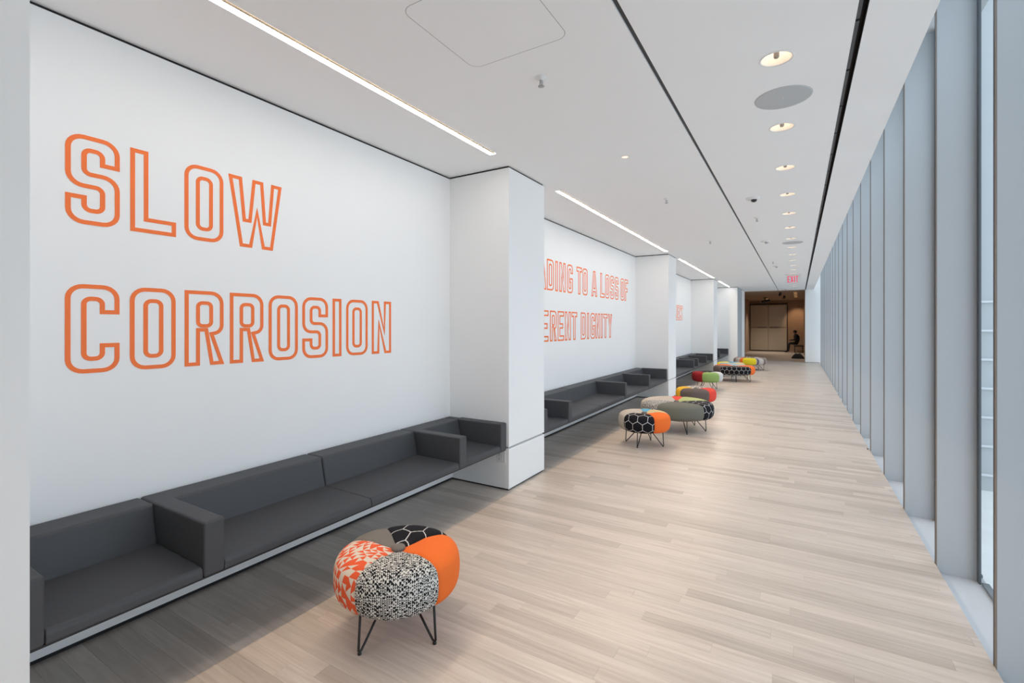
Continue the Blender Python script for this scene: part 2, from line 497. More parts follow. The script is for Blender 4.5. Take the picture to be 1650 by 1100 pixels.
# ------------------------------------------------------------------ ceiling
ceil = box('ceiling', XW - 0.2, -2.397, Y0, YE, ZC, ZC + 0.12, M['ceiling'])
tag(ceil, 'white ceiling with long slots running down the corridor', kind='structure')
XL0, XL1 = -2.397, -2.330         # led channel
solid = []
prev = Y0
for a, b in LED_SEGS:
    solid.append((XL0, XL1, prev, a, ZC, ZC + 0.12)); prev = b
solid.append((XL0, XL1, prev, YE, ZC, ZC + 0.12))
boxes('channel_infill', solid, M['ceiling'], ceil)
box('ceiling_panel', XL1, -0.762, Y0, YE, ZC, ZC + 0.12, M['ceiling'], ceil)
box('ceiling_panel', 0.292, XCE, Y0, YE, ZC, ZC + 0.12, M['ceiling'], ceil)
# middle panel with round holes for the downlights
XM0, XM1, XD, RD = -0.737, 0.249, -0.108, 0.083
DL_Y = [3.15 - 1.11 * 3 + 1.11 * k for k in range(21)]
v, f = [], []
def rect(x0, x1, ya, yb):
    k = len(v); v.extend([(x0, ya, ZC), (x1, ya, ZC), (x1, yb, ZC), (x0, yb, ZC)]); f.append((k, k + 3, k + 2, k + 1))
hs = 0.12; prev = Y0
for yd in DL_Y:
    rect(XM0, XM1, prev, yd - hs); rect(XM0, XD - hs, yd - hs, yd + hs); rect(XD + hs, XM1, yd - hs, yd + hs)
    N = 32; k = len(v)
    for i in range(N):
        a = 2 * PI * (i + 0.5) / N; ca, sa = math.cos(a), math.sin(a)
        q = hs / max(abs(ca), abs(sa))
        v.append((XD + RD * ca, yd + RD * sa, ZC)); v.append((XD + q * ca, yd + q * sa, ZC))
    for cx, cy in ((1, 1), (-1, 1), (-1, -1), (1, -1)):
        v.append((XD + cx * hs, yd + cy * hs, ZC))
    for i in range(N):
        j = (i + 1) % N
        f.append((k + 2 * i, k + 2 * j, k + 2 * j + 1, k + 2 * i + 1))
    for c, i in enumerate((3, 11, 19, 27)):
        f.append((k + 2 * i + 1, k + 2 * ((i + 1) % N) + 1, k + 2 * N + c))
    prev = yd + hs
rect(XM0, XM1, prev, YE)
me = bpy.data.meshes.new('ceiling_panel'); me.from_pydata(v, [], f); me.update()
link('ceiling_panel', me, M['ceiling'], ceil)
box('plenum_cover', XM0 - 0.05, XM1 + 0.09, Y0, YE, ZC + 0.22, ZC + 0.25, M['black'], ceil)
box('ceiling_fascia', XCE - 0.02, XCE, Y0, YE, ZC + 0.12, 4.1, M['ceiling'], ceil)
box('plenum_side', XM0 - 0.03, XM0 - 0.025, Y0, YE, ZC + 0.1, ZC + 0.24, M['black'], ceil)

# slim graphite slot and black linear air slot
s1 = tag(box('trim_1', -0.762, -0.737, Y0, YE, ZC + 0.012, ZC + 0.06, M['slot']), 'slim graphite slot running along the ceiling', kind='structure')
box('slot_side', -0.7375, -0.737, Y0, YE, ZC, ZC + 0.012, M['slot'], s1)
s2 = tag(empty('linear_air_slot', (0.27, 0, ZC)), 'black linear air slot with jointed blades along the ceiling', 'air slot')
box('slot_back', -0.023, 0.022, Y0, YE, 0.055, 0.065, M['black'], s2)
box('slot_side', 0.019, 0.022, Y0, YE, 0.0015, 0.056, M['black'], s2)
yy = 2.964 - 0.552 * 6
me = mesh_from('blade', box_verts(-0.021, -0.003, 0.012, 0.540, 0.0015, 0.05), BOXF); me.materials.append(M['track'])
while yy < YE - 0.6:
    o = link('blade', me, None, s2); o.location = (0, yy, 0); yy += 0.552

roof = box('roof', XW - 0.6, XG + 0.25, Y0 - 0.3, YE + 0.4, 4.1, 4.5, M['roof']); tag(roof, 'flat roof slab above the corridor', kind='structure')
wlb = box('wall_back', XW - 0.2, XG + 0.2, Y0 - 0.2, Y0, -0.3, 4.1, M['wall']); tag(wlb, 'white wall closing the corridor behind the viewer', kind='structure')
box('wall_outer', XW - 0.45, XW - 0.21, Y0 - 0.2, YE, -0.3, 4.1, M['wall'])['kind'] = 'structure'

# ------------------------------------------------------------------ window wall
win = tag(empty('window_1', (XG, 0, 0)), 'tall window wall with deep grey vertical fins', kind='structure')
FP, FY0 = 1.12, 4.188
ks = range(-4, 18)
YW = FY0 - 4 * FP
tag(box('wall_right_near', XE, XG + 0.2, Y0, YW, -0.2, 4.1, M['wall']), 'unseen white wall added before the window wall begins', kind='structure')  # unseen solid wall, added to cut window light on the nearest pier
fin_me = mesh_from('fin', box_verts(XE + 0.006 - XG, -0.01, 0, 0.024, -0.055, 4.1), BOXF); fin_me.materials.append(M['fin'])
cap_me = mesh_from('edge_cap', box_verts(XE - XG, XE + 0.006 - XG, 0.001, 0.023, -0.055, 4.1), BOXF); cap_me.materials.append(M['fin_cap'])
gap_me = mesh_from('edge_bead', box_verts(XE - 0.002 - XG, XE + 0.006 - XG, 0.014, 0.021, -0.055, 4.1), BOXF); gap_me.materials.append(M['mullion'])
mul_me = mesh_from('mullion', box_verts(-0.014, -0.004, -0.05, 0.05, -0.055, 4.1), BOXF); mul_me.materials.append(M['mullion'])
pane_me = mesh_from('pane', [(-0.009, 0.05, -0.05), (-0.009, FP - 0.05, -0.05), (-0.009, FP - 0.05, 4.1), (-0.009, 0.05, 4.1)], [(0, 1, 2, 3)]); pane_me.materials.append(M['glass'])
rail_me = mesh_from('glazing_rail', box_verts(-0.005, 0.03, 0.06, FP - 0.06, -0.055, -0.035), BOXF); rail_me.materials.append(M['mullion'])
for k in ks:
    yk = FY0 + FP * k
    fo = link('fin', fin_me, None, win); fo.location = (0, yk, 0)
    link('edge_cap', cap_me, None, fo); link('edge_bead', gap_me, None, fo)
    for nm, m_ in (('mullion', mul_me), ('pane', pane_me), ('glazing_rail', rail_me)):
        o = link(nm, m_, None, win); o.location = (0, yk, 0)
box('sill', XE - XG, 0.03, YW, YE, -0.2, -0.055, M['sill'], win)
box('sill_edge', XE - XG - 0.004, XE - XG + 0.001, YW, YE, -0.16, -0.003, M['sill'], win)

# ------------------------------------------------------------------ outside
gnd = box('ground_outside', 1.3, 80, -60, 90, -5.2, -5.0, M['pavement']); tag(gnd, 'grey paved ground below the windows', kind='structure')
wing = tag(empty('neighbouring_building', (9.0, 26.0, -5.0)), 'pale building with light ledges seen through the window glass', 'building')
box('facade_wall', -7.0, 14.0, 0, 10, 0, 30, M['facade'], wing)
for i in range(7):
    box('ledge', -7.0, 14.0, -0.10, 0.02, 0.6 + i * 1.15, 0.68 + i * 1.15, M['facade_ledge'], wing)

# ------------------------------------------------------------------ end of corridor and foyer
wr = box('wall_right', 0.301, XG + 0.25, YE, YE + 0.35, 0.012, ZC + 0.9, M['wall']); box('pier_return', 0.262, 0.301, YE, YE + 0.35, 0.012, ZC - 0.001, M['wall'], wr); tag(wr, 'white wall end beside the dark foyer opening', kind='structure')
box('base_gap', 0.275, XE, YE + 0.015, YE + 0.35, -0.1, 0.012, M['black'], wr)
fc = box('ceiling_foyer', XW - 0.2, 0.30, YE + 0.01, YB + 0.2, ZC, ZC + 0.1, M['foyer']); tag(fc, 'dim tan ceiling of the foyer', kind='structure')
fl = box('wall_foyer_left', -2.85, -2.62, 24.05, YB, 0, ZC, M['foyer']); tag(fl, 'dim tan side wall of the foyer', kind='structure')
fr = box('wall_foyer_right', 0.29, 0.55, YE + 0.35, YB, 0, ZC, M['foyer']); tag(fr, 'dim tan wall behind the seated person', kind='structure')
fb = box('wall_foyer_back', -2.85, 0.55, YB, YB + 0.2, 0, ZC, M['foyer']); tag(fb, 'dim tan end wall around the double doors', kind='structure')
box('wall_foyer_outer', 0.55, 1.3, YE + 0.35, YB + 0.2, -0.3, 4.1, M['wall'])['kind'] = 'structure'

dr = tag(empty('door_1', (-1.585, YB, 0)), 'tall olive beige double doors with dark push bars', kind='structure')
for sx, x0, x1 in ((-1, -0.99, -0.012), (1, 0.012, 0.99)):
    lf = box('door_leaf', x0, x1, -0.05, -0.005, 0.06, 2.86, M['door'], dr, 0.004)
    xa, xb = (x0 + 0.42, x1 - 0.06) if sx < 0 else (x0 + 0.06, x1 - 0.42)
    box('push_bar', xa, xb, -0.11, -0.075, 1.46, 1.50, M['door_frame'], lf, 0.006)
    box('rail_line', x0 + 0.02, x1 - 0.02, -0.054, -0.049, 1.465, 1.49, M['door_frame'], lf)
    for xs in (xa + 0.05, xb - 0.05):
        box('bar_bracket', xs - 0.012, xs + 0.012, -0.08, -0.05, 1.465, 1.495, M['door_frame'], lf)
box('head_frame', -1.04, 1.04, -0.09, 0, 2.87, 2.95, M['door_frame'], dr)
box('jamb', -1.04, -1.0, -0.07, 0, 0, 2.87, M['door_frame'], dr); box('jamb', 1.0, 1.04, -0.07, 0, 0, 2.87, M['door_frame'], dr)
box('threshold', -1.0, 1.0, -0.06, 0, 0.001, 0.05, M['door_frame'], dr)

# ------------------------------------------------------------------ recessed lights
can_me = lathe_mesh('reflector', [(RD, 0.0), (RD - 0.004, 0.03), (RD - 0.012, 0.11), (RD - 0.03, 0.15)], 32)
can_me.materials.append(M['can'])
glow_me = lathe_mesh('glow_disc', [(0.002, 0.149), (RD - 0.032, 0.149)], 24); glow_me.materials.append(M['can_glow'])
trim_me = lathe_mesh('trim_ring', [(RD - 0.002, 0.004), (RD - 0.002, -0.003), (RD + 0.006, -0.003), (RD + 0.008, 0.0)], 32); trim_me.materials.append(M['trim_white'])
bulb_me = lathe_mesh('lamp', [(0.015, 0.15), (0.015, 0.010), (0.010, 0.004), (0.001, 0.003)], 12, close_top=True); bulb_me.materials.append(M['lamp_metal'])
arm_me = mesh_from('lamp_bracket', box_verts(-0.075, 0.075, -0.004, 0.004, 0.045, 0.055), BOXF); arm_me.materials.append(M['lamp_metal'])
ORD = ['first', 'second', 'third', 'fourth', 'fifth', 'sixth', 'seventh', 'eighth', 'ninth', 'tenth', 'eleventh', 'twelfth', 'thirteenth',
       'fourteenth', 'fifteenth', 'sixteenth', 'seventeenth', 'eighteenth', 'nineteenth', 'twentieth']
vis = [q for q in DL_Y if q > 2.5]
for yd in DL_Y:
    if yd < 2.5 and yd > -99:
        lb = 'round recessed ceiling light overhead behind the camera view'
    else:
        lb = 'round recessed ceiling light, %s of the row from the camera' % ORD[vis.index(yd)]
    r = tag(empty('recessed_downlight', (XD, yd, ZC)), lb, 'downlight', 'recessed ceiling lights in a row')
    for nm, m_ in (('reflector', can_me), ('glow_disc', glow_me), ('trim_ring', trim_me), ('lamp', bulb_me), ('lamp_bracket', arm_me)):
        link(nm, m_, None, r)
    sd = bpy.data.lights.new('downlight_lamp', 'SPOT'); sd.energy = DOWNLIGHT_W; sd.color = DOWNLIGHT_COL
    sd.spot_size = math.radians(64); sd.spot_blend = 0.7; sd.shadow_soft_size = 0.03
    so = bpy.data.objects.new('downlight_lamp', sd); C.objects.link(so); so.parent = r; so.location = (0, 0, -0.01)

AMBER = emit('amber_lens', (1.0, 0.52, 0.2), 1.3)
# foyer downlights (below the foyer ceiling, small glowing lenses, real spots; the fifth is added to brighten the doors)
for i, (xd, yd) in enumerate(((XD, 26.0), (XD, 27.2), (XD, 28.6), (XD, 30.0), (-1.58, 31.6))):
    r = tag(empty('foyer_downlight', (xd, yd, ZC)), 'small amber ceiling light in the dark foyer, %s from the opening (fifth is added)' % ORD[i], 'downlight', 'amber foyer ceiling lights')
    link('trim_ring', trim_me, None, r)
    o = link('lens', lathe_mesh('lens', [(0.002, -0.004), (RD - 0.006, -0.004), (RD - 0.004, 0.0)], 24), AMBER, r)
    sd = bpy.data.lights.new('foyer_lamp', 'SPOT'); sd.energy = 50 if i < 4 else 250; sd.color = (1, 0.88, 0.73); sd.spot_size = math.radians(110); sd.spot_blend = 1.0; sd.shadow_soft_size = 0.05
    so = bpy.data.objects.new('foyer_lamp', sd); C.objects.link(so); so.parent = r; so.location = (0, 0, -0.012)
sp = bpy.data.lights.new('foyer_spot', 'SPOT'); sp.energy = 60; sp.color = (1, 0.66, 0.40); sp.spot_size = math.radians(60); sp.spot_blend = 0.8; sp.shadow_soft_size = 0.04
so = bpy.data.objects.new('foyer_spot', sp); C.objects.link(so); so.location = (XD, 32.3, ZC - 0.03)
so.rotation_euler = Vector((0.10, 1.2, -1.35)).to_track_quat('-Z', 'Y').to_euler()

# ------------------------------------------------------------------ led lines at the edge of each alcove
LED_LABELS = ['ceiling light line out of view before the first pier', 'long glowing light line in the ceiling above SLOW CORROSION', 'glowing ceiling light line above the DIGNITY wall',
              'glowing ceiling light line in the third alcove', 'short glowing ceiling light line above the last bench']
for (a, b), lb in zip(LED_SEGS, LED_LABELS):
    r = tag(empty('linear_light', (0, (a + b) / 2, ZC)), lb, 'light', 'light lines above the benches')
    hl = (b - a) / 2
    box('diffuser', XL0 + 0.002, XL1 - 0.0232, -hl, hl, 0.002, 0.010, M['led'], r)
    box('blade', XL1 - 0.0230, XL1 - 0.0195, -hl, hl, 0.0003, 0.03, M['blade'], r)  # unseen blade, added to cut the lamp's light to a hard floor edge
    box('housing', XL0, XL1, -hl, hl, 0.05, 0.06, M['black'], r)
    box('channel_top', XL1 - 0.0195, XL1, -hl, hl, 0.018, 0.03, M['ceiling'], r)
    ld = bpy.data.lights.new('light_line_lamp', 'AREA'); ld.shape = 'RECTANGLE'
    le = b - a - (0.9 if b > 20 else 0.0)
    ld.size = 0.00003; ld.size_y = le; ld.energy = LED_W_PER_M * le; ld.color = LED_COL
    lo = bpy.data.objects.new('light_line_lamp', ld); C.objects.link(lo); lo.parent = r
    lo.location = (XL1 - 0.01948, -(b - a - le) / 2, 0.014)

# ------------------------------------------------------------------ benches
SEAT = [(q.x, q.y) for q in round_poly([(-2.90, 0.397, 0), (-2.424, 0.397, 0), (-2.424, 0.450, 0.026), (-2.90, 0.455, 0)])]
def bench(idx, arms, seams, lb):
    """arms: list of (y0,y1); between consecutive arms a seat, split at the seams"""
    y0, y1 = arms[0][0], arms[-1][1]
    r = tag(empty('wall_bench', (XF, (y0 + y1) / 2, 0)), lb, 'bench', 'charcoal benches cantilevered along the wall')
    oy = (y0 + y1) / 2
    def P(nm, poly, a, b, mt, bev, seg=3):
        return prism_y(nm, [(x - XF, z) for x, z in poly], a - oy, b - oy, mt, r, bev, seg)
    P('support_plate', [(XW, 0.388), (-2.430, 0.388), (-2.430, 0.397), (XW, 0.397)], y0, y1, M['steel'], 0)
    for a, b in arms:
        P('arm', [(-2.96, 0.3975), (-2.418, 0.3975), (-2.418, 0.660), (-2.96, 0.660)], a, b, M['upholstery'], 0.012)
    for (a, b), (c, d) in zip(arms[:-1], arms[1:]):
        cuts = [b] + [s for s in seams if b < s < c] + [c]
        for p, q in zip(cuts[:-1], cuts[1:]):
            P('seat_cushion', SEAT, p + 0.0015, q - 0.0015, M['upholstery'], 0.005, 2)
        cuts = [a + 0.005] + [s for s in seams if b < s < c] + [c + 0.005]
        for p, q in zip(cuts[:-1], cuts[1:]):
            P('back_cushion', [(XW + 0.002, 0.410), (-2.880, 0.410), (-2.932, 0.654), (XW + 0.002, 0.654)], p + 0.001, q - 0.001, M['upholstery'], 0.016, 3)
    a, b = arms[-1]
    P('back_cushion', [(XW + 0.002, 0.410), (-2.880, 0.410), (-2.932, 0.654), (XW + 0.002, 0.654)], a + 0.006, b - 0.001, M['upholstery'], 0.016)
    return r
bench(0, [(0.53, 0.622), (1.178, 1.274), (3.172, 3.268), (3.815, 3.911)], [2.22], 'charcoal upholstered wall bench under SLOW CORROSION')
bench(1, [(4.68, 4.80), (5.37, 5.47), (7.60, 7.69), (9.05, 9.145), (10.42, 10.515)], [6.5], 'charcoal upholstered wall bench under the DIGNITY lettering')
bench(2, [(11.27, 11.37), (13.55, 13.65), (14.18, 14.28), (15.6, 15.7), (16.85, 16.945)], [12.4], 'charcoal upholstered wall bench in the third alcove')
bench(3, [(17.74, 17.84), (18.5, 18.6), (20.89, 20.99)], [19.7], 'charcoal upholstered wall bench at the far end')

# ------------------------------------------------------------------ lettering
GH, GW, GT, GS = 0.455, 0.222, 0.084, 0.0215
R_, r_ = 0.072, 0.018
m0, m1 = GH / 2 - GT / 2, GH / 2 + GT / 2
W_, T_, H_ = GW, GT, GH
def ring(x0, x1, y0, y1, r): return [(x0, y0, r), (x1, y0, r), (x1, y1, r), (x0, y1, r)]
GLYPH = {
    'O': (W_, [ring(0, W_, 0, H_, R_)], [ring(T_, W_ - T_, T_, H_ - T_, r_)]),
    'D': (W_, [[(0, 0, 0), (W_, 0, R_), (W_, H_, R_), (0, H_, 0)]], [ring(T_, W_ - T_, T_, H_ - T_, r_)]),
    'C': (W_, [[(0, 0, R_), (W_, 0, R_), (W_, .333 * H_, 0), (W_ - T_, .333 * H_, 0), (W_ - T_, T_, r_), (T_, T_, r_), (T_, H_ - T_, r_),
                (W_ - T_, H_ - T_, r_), (W_ - T_, .667 * H_, 0), (W_, .667 * H_, 0), (W_, H_, R_), (0, H_, R_)]], []),
    'G': (W_, [[(0, 0, R_), (W_, 0, R_), (W_, .53 * H_, 0), (.5 * W_, .53 * H_, 0), (.5 * W_, .36 * H_, 0), (W_ - T_, .36 * H_, 0), (W_ - T_, T_, r_), (T_, T_, r_),
                (T_, H_ - T_, r_), (W_ - T_, H_ - T_, r_), (W_ - T_, .68 * H_, 0), (W_, .68 * H_, 0), (W_, H_, R_), (0, H_, R_)]], []),
    'S': (W_, [[(0, .325 * H_, 0), (0, 0, R_), (W_, 0, R_), (W_, m1, R_), (T_, m1, r_), (T_, H_ - T_, r_), (W_ - T_, H_ - T_, r_), (W_ - T_, .675 * H_, 0),
                (W_, .675 * H_, 0), (W_, H_, R_), (0, H_, R_), (0, m0, R_), (W_ - T_, m0, r_), (W_ - T_, T_, r_), (T_, T_, r_), (T_, .325 * H_, 0)]], []),
    'L': (W_, [[(0, 0, 0), (W_, 0, 0), (W_, T_, 0), (T_, T_, 0), (T_, H_, 0), (0, H_, 0)]], []),
    'I': (0.083, [[(0, 0, 0), (.083, 0, 0), (.083, H_, 0), (0, H_, 0)]], []),
    'T': (W_, [[(W_ / 2 - T_ / 2, 0, 0), (W_ / 2 + T_ / 2, 0, 0), (W_ / 2 + T_ / 2, H_ - T_, 0), (W_, H_ - T_, 0), (W_, H_, 0), (0, H_, 0), (0, H_ - T_, 0), (W_ / 2 - T_ / 2, H_ - T_, 0)]], []),
    'E': (W_, [[(0, 0, 0), (W_, 0, 0), (W_, T_, 0), (T_, T_, 0), (T_, m0, 0), (.86 * W_, m0, 0), (.86 * W_, m1, 0), (T_, m1, 0), (T_, H_ - T_, 0), (W_, H_ - T_, 0), (W_, H_, 0), (0, H_, 0)]], []),
    'F': (W_, [[(0, 0, 0), (T_, 0, 0), (T_, m0, 0), (.86 * W_, m0, 0), (.86 * W_, m1, 0), (T_, m1, 0), (T_, H_ - T_, 0), (W_, H_ - T_, 0), (W_, H_, 0), (0, H_, 0)]], []),
    'H': (W_, [[(0, 0, 0), (T_, 0, 0), (T_, m0, 0), (W_ - T_, m0, 0), (W_ - T_, 0, 0), (W_, 0, 0), (W_, H_, 0), (W_ - T_, H_, 0), (W_ - T_, m1, 0), (T_, m1, 0), (T_, H_, 0), (0, H_, 0)]], []),
    'R': (W_ * 1.01, [[(0, 0, 0), (T_, 0, 0), (T_, .455 * H_, 0), (.50 * W_, .455 * H_, 0), (.645 * W_, 0, 0), (1.02 * W_, 0, 0), (.74 * W_, .405 * H_, 0), (W_, .43 * H_, .06), (W_, H_, R_), (0, H_, 0)]],
          [ring(T_, W_ - T_, .555 * H_, H_ - T_, r_ * .8)]),
    'N': (W_, [[(0, 0, 0), (.375 * W_, 0, 0), (.375 * W_, .52 * H_, 0), (.66 * W_, 0, 0), (W_, 0, 0), (W_, H_, 0), (.625 * W_, H_, 0), (.625 * W_, .48 * H_, 0), (.34 * W_, H_, 0), (0, H_, 0)]], []),
    'B': (W_, [[(0, 0, 0), (W_, 0, R_), (W_, .5 * H_ - .002, .05), (.9 * W_, .5 * H_, 0), (W_, .5 * H_ + .002, .05), (W_, H_, R_), (0, H_, 0)]], [ring(T_, W_ - T_, T_, m0, r_), ring(T_, W_ - T_, m1, H_ - T_, r_)]),
    'J': (W_, [[(0, .34 * H_, 0), (0, 0, R_), (W_, 0, R_), (W_, H_, 0), (W_ - T_, H_, 0), (W_ - T_, T_, r_), (T_, T_, r_), (T_, .34 * H_, 0)]], []),
    'Y': (W_, [[(.5 * W_ - T_ / 2, 0, 0), (.5 * W_ + T_ / 2, 0, 0), (.5 * W_ + T_ / 2, .40 * H_, 0), (W_, H_, 0), (.63 * W_, H_, 0), (.5 * W_, .66 * H_, 0), (.37 * W_, H_, 0), (0, H_, 0), (.5 * W_ - T_ / 2, .40 * H_, 0)]], []),
    'A': (0.268, [[(0, 0, 0), (.083, 0, 0), (.093, .17 * H_, 0), (.175, .17 * H_, 0), (.185, 0, 0), (.268, 0, 0), (.185, H_, 0), (.083, H_, 0)]],
          [[(.105, .34 * H_, 0), (.163, .34 * H_, 0), (.134, .86 * H_, 0)]]),
    'W': (0.364, [[(x * .364, yv * H_, 0) for x, yv in ((.20, 0), (.42, 0), (.515, .47), (.61, 0), (.82, 0), (1, 1), (.79, 1), (.73, .41), (.685, .41), (.63, 1), (.43, 1), (.355, .41), (.305, .41), (.235, 1), (0, 1))]], []),
}
def area2(p): return sum(p[i - 1].x * p[i].y - p[i].x * p[i - 1].y for i in range(len(p)))
def offset_in(p, w):
    n = len(p); out = []
    for i in range(n):
        d1 = (p[i] - p[i - 1]).normalized(); d2 = (p[(i + 1) % n] - p[i]).normalized()
        n1 = Vector((-d1.y, d1.x)); n2 = Vector((-d2.y, d2.x))
        m = (n1 + n2)
        m = m.normalized() if m.length > 1e-6 else n1
        k = max(0.35, m.dot(n1))
        out.append(p[i] + m * (w / k))
    return out
GLYPH_ME = {}
def glyph_mesh(ch):
    if ch in GLYPH_ME: return GLYPH_ME[ch]
    _, outs, holes = GLYPH[ch]
    v, f = [], []
    for lst, sign in ((outs, 1), (holes, -1)):
        for c in lst:
            p = round_poly(c)
            if area2(p) * sign < 0: p.reverse()
            q = offset_in(p, GS); n = len(p); k = len(v)
            for t_ in p: v.append((0.0022, t_.x, t_.y))
            for t_ in q: v.append((0.0022, t_.x, t_.y))
            for t_ in p: v.append((0.0, t_.x, t_.y))
            for t_ in q: v.append((0.0, t_.x, t_.y))
            for i in range(n):
                j = (i + 1) % n
                f.append((k + i, k + j, k + n + j, k + n + i))
                f.append((k + i, k + 2 * n + i, k + 2 * n + j, k + j))
                f.append((k + n + i, k + n + j, k + 3 * n + j, k + 3 * n + i))
    me = bpy.data.meshes.new('letter'); me.from_pydata(v, [], f); me.update(); me.materials.append(M['orange_paint'])
    GLYPH_ME[ch] = me
    return me
def lettering(chars, starts, z, lb):
    r = tag(empty('wall_lettering', (XW + 0.0004, starts[0], z)), lb, 'lettering', 'orange outlined words on the white wall')
    for ch, y in zip(chars, starts):
        o = link('letter', glyph_mesh(ch), None, r); o.location = (0, y - starts[0], 0)
lettering('SLOW', [0.874, 1.143, 1.41, 1.664], 2.116, 'orange outlined word SLOW painted on the wall')
lettering('CORROSION', [0.873, 1.141, 1.411, 1.673, 1.933, 2.192, 2.457, 2.587, 2.856], 1.355, 'orange outlined word CORROSION painted on the wall')
lettering('LEADINGTOALOSSOF', [5.36, 5.62, 5.87, 6.16, 6.437, 6.578, 6.857, 7.235, 7.485, 7.89, 8.325, 8.585, 8.862, 9.138, 9.49, 9.76], 2.114,
          'orange outlined wall text line reading TO A LOSS OF')
lettering('INHERENTDIGNITY', [5.18, 5.31, 5.58, 5.985, 6.255, 6.52, 6.78, 7.035, 7.412, 7.69, 7.842, 8.085, 8.36, 8.488, 8.745], 1.363,
          'orange outlined wall text line ending in DIGNITY')
lettering('OBJECT', [14.06, 14.33, 14.59, 14.86, 15.12, 15.38], 1.755, 'partly hidden orange outlined word in the third alcove')

# ------------------------------------------------------------------ ottomans
def catmull(P, n):
    out = []
    for i in range(len(P) - 1):
        p0, p1, p2, p3 = P[max(i - 1, 0)], P[i], P[i + 1], P[min(i + 2, len(P) - 1)]
        for k in range(n):
            t = k / n
            out.append(tuple(0.5 * ((2 * b) + (-a + c) * t + (2 * a - 5 * b + 4 * c - d) * t * t + (-a + 3 * b - 3 * c + d) * t ** 3) for a, b, c, d in zip(p0, p1, p2, p3)))
    out.append(P[-1])
    return out
def ottoman(x, y, R, patches, lb, nlegs, leg_r, leg_phase, ztop=0.43, zbot=0.20):
    """patches: list of (start_deg, end_deg, fabric) measured to the picture's right from the direction of the camera"""
    r = tag(empty('ottoman', (x, y, 0)), lb, 'ottoman', 'patchwork ottomans on hairpin legs')
    base = math.atan2(-y, -x)
    hgt = ztop - zbot
    inset = lambda d: max(R - d, 0.02)
    P = [(0.012, ztop - 0.022), (0.05, ztop - 0.016), (0.12, ztop - 0.003), (inset(0.15), ztop + 0.004), (inset(0.066), ztop - 0.004), (inset(0.020), ztop - 0.029), (inset(0.004), ztop - 0.065),
         (R, ztop - 0.115), (inset(0.006), zbot + 0.060), (inset(0.026), zbot + 0.022), (inset(0.065), zbot + 0.002), (inset(0.16), zbot - 0.004), (0.02, zbot - 0.004)]
    prof = catmull(P, 4)
    ln = [0.0]
    for a, b in zip(prof[:-1], prof[1:]): ln.append(ln[-1] + math.hypot(a[0] - b[0], a[1] - b[1]))
    for a0, a1, fb in patches:
        n = max(8, int(abs(a1 - a0) / 4))
        v, f, uvs = [], [], []
        mid = (a0 + a1) / 2
        for j, (pr, pz) in enumerate(prof):
            for i in range(n + 1):
                u = i / n; u = u - 0.10 * math.sin(2 * PI * u)
                e_ = min(u, 1 - u) * math.radians(a1 - a0) * pr      # distance to the seam
                dip = 0.006 * math.exp(-(e_ / 0.008)) * min(1, pr / 0.1)
                bul = 0.007 * math.sin(PI * u) ** 0.6 * (pr / R)
                ph = math.radians(a0 + (a1 - a0) * u)
                a = base + ph                                         # picture right = counter-clockwise from above
                # outward direction of the profile: mostly radial on the side, mostly up on the top
                jn = min(j + 1, len(prof) - 1); jp = max(j - 1, 0)
                tx, tz = prof[jn][0] - prof[jp][0], prof[jn][1] - prof[jp][1]
                L = math.hypot(tx, tz) or 1
                nx, nz = -tz / L, tx / L
                d = bul - dip
                rr = max(0.004, pr + nx * d); zz = pz + nz * d
                v.append((rr * math.cos(a), rr * math.sin(a), zz))
                uvs.append((math.radians(a0 + (a1 - a0) * u - mid) * max(pr, 0.06), -ln[j]))
        for j in range(len(prof) - 1):
            for i in range(n):
                k = j * (n + 1) + i
                f.append((k, k + 1, k + n + 2, k + n + 1))
        me = bpy.data.meshes.new('patch'); me.from_pydata(v, [], f); me.update()
        ul = me.uv_layers.new(name='UVMap')
        for lp in me.loops: ul.data[lp.index].uv = uvs[lp.vertex_index]
        for p in me.polygons: p.use_smooth = True
        bm = bmesh.new(); bm.from_mesh(me); bmesh.ops.recalc_face_normals(bm, faces=bm.faces[:])
        bm.faces.ensure_lookup_table()
        if sum(fc_.normal.z * (fc_.calc_center_median().z - 0.3) for fc_ in bm.faces) < 0: bmesh.ops.reverse_faces(bm, faces=bm.faces[:])
        bm.to_mesh(me); bm.free()
        o = link('patch', me, FB[fb], r); o['label'] = FB_LABEL[fb]
    bt = lathe_mesh('button', [(0.001, ztop + 0.006), (0.02, ztop + 0.004), (0.033, ztop - 0.002), (0.038, ztop - 0.010), (0.033, ztop - 0.022)], 20)
    uvl = bt.uv_layers.new(name='UVMap')
    for lp in bt.loops:
        c_ = bt.vertices[lp.vertex_index].co; uvl.data[lp.index].uv = (c_.x, c_.y)
    link('button', bt, FB['grey'], r)
    # hairpin legs: bent rods with a small glide
    lr = leg_r
    rods = tube_mesh('leg', [(lr - 0.012, 0, zbot + 0.012), (lr - 0.002, 0, 0.05), (lr, 0, 0.022), (lr - 0.006, 0, 0.012), (lr - 0.018, 0, 0.016), (lr - 0.04, 0, 0.04), (lr - 0.185, 0, zbot + 0.008)], 0.0062)
    rods.materials.append(M['rod'])
    glide = lathe_mesh('glide', [(0.001, 0.0), (0.010, 0.0), (0.010, 0.008), (0.006, 0.012)], 10); glide.materials.append(M['rod'])
    for i in range(nlegs):
        o = link('leg', rods, None, r)
        o.rotation_euler = (0, 0, base + math.radians(leg_phase + i * 360 / nlegs))
        g = link('glide', glide, None, o); g.location = (lr - 0.007, 0, 0)
    return r
ottoman(-1.82, 1.85, 0.318, [(-40, 38, 'check'), (38, 113, 'orange'), (113, 194, 'hex'), (194, 239, 'grey'), (239, 320, 'geo')],
        'ottoman with black and white mosaic front beside the first bench', 4, 0.262, -46)
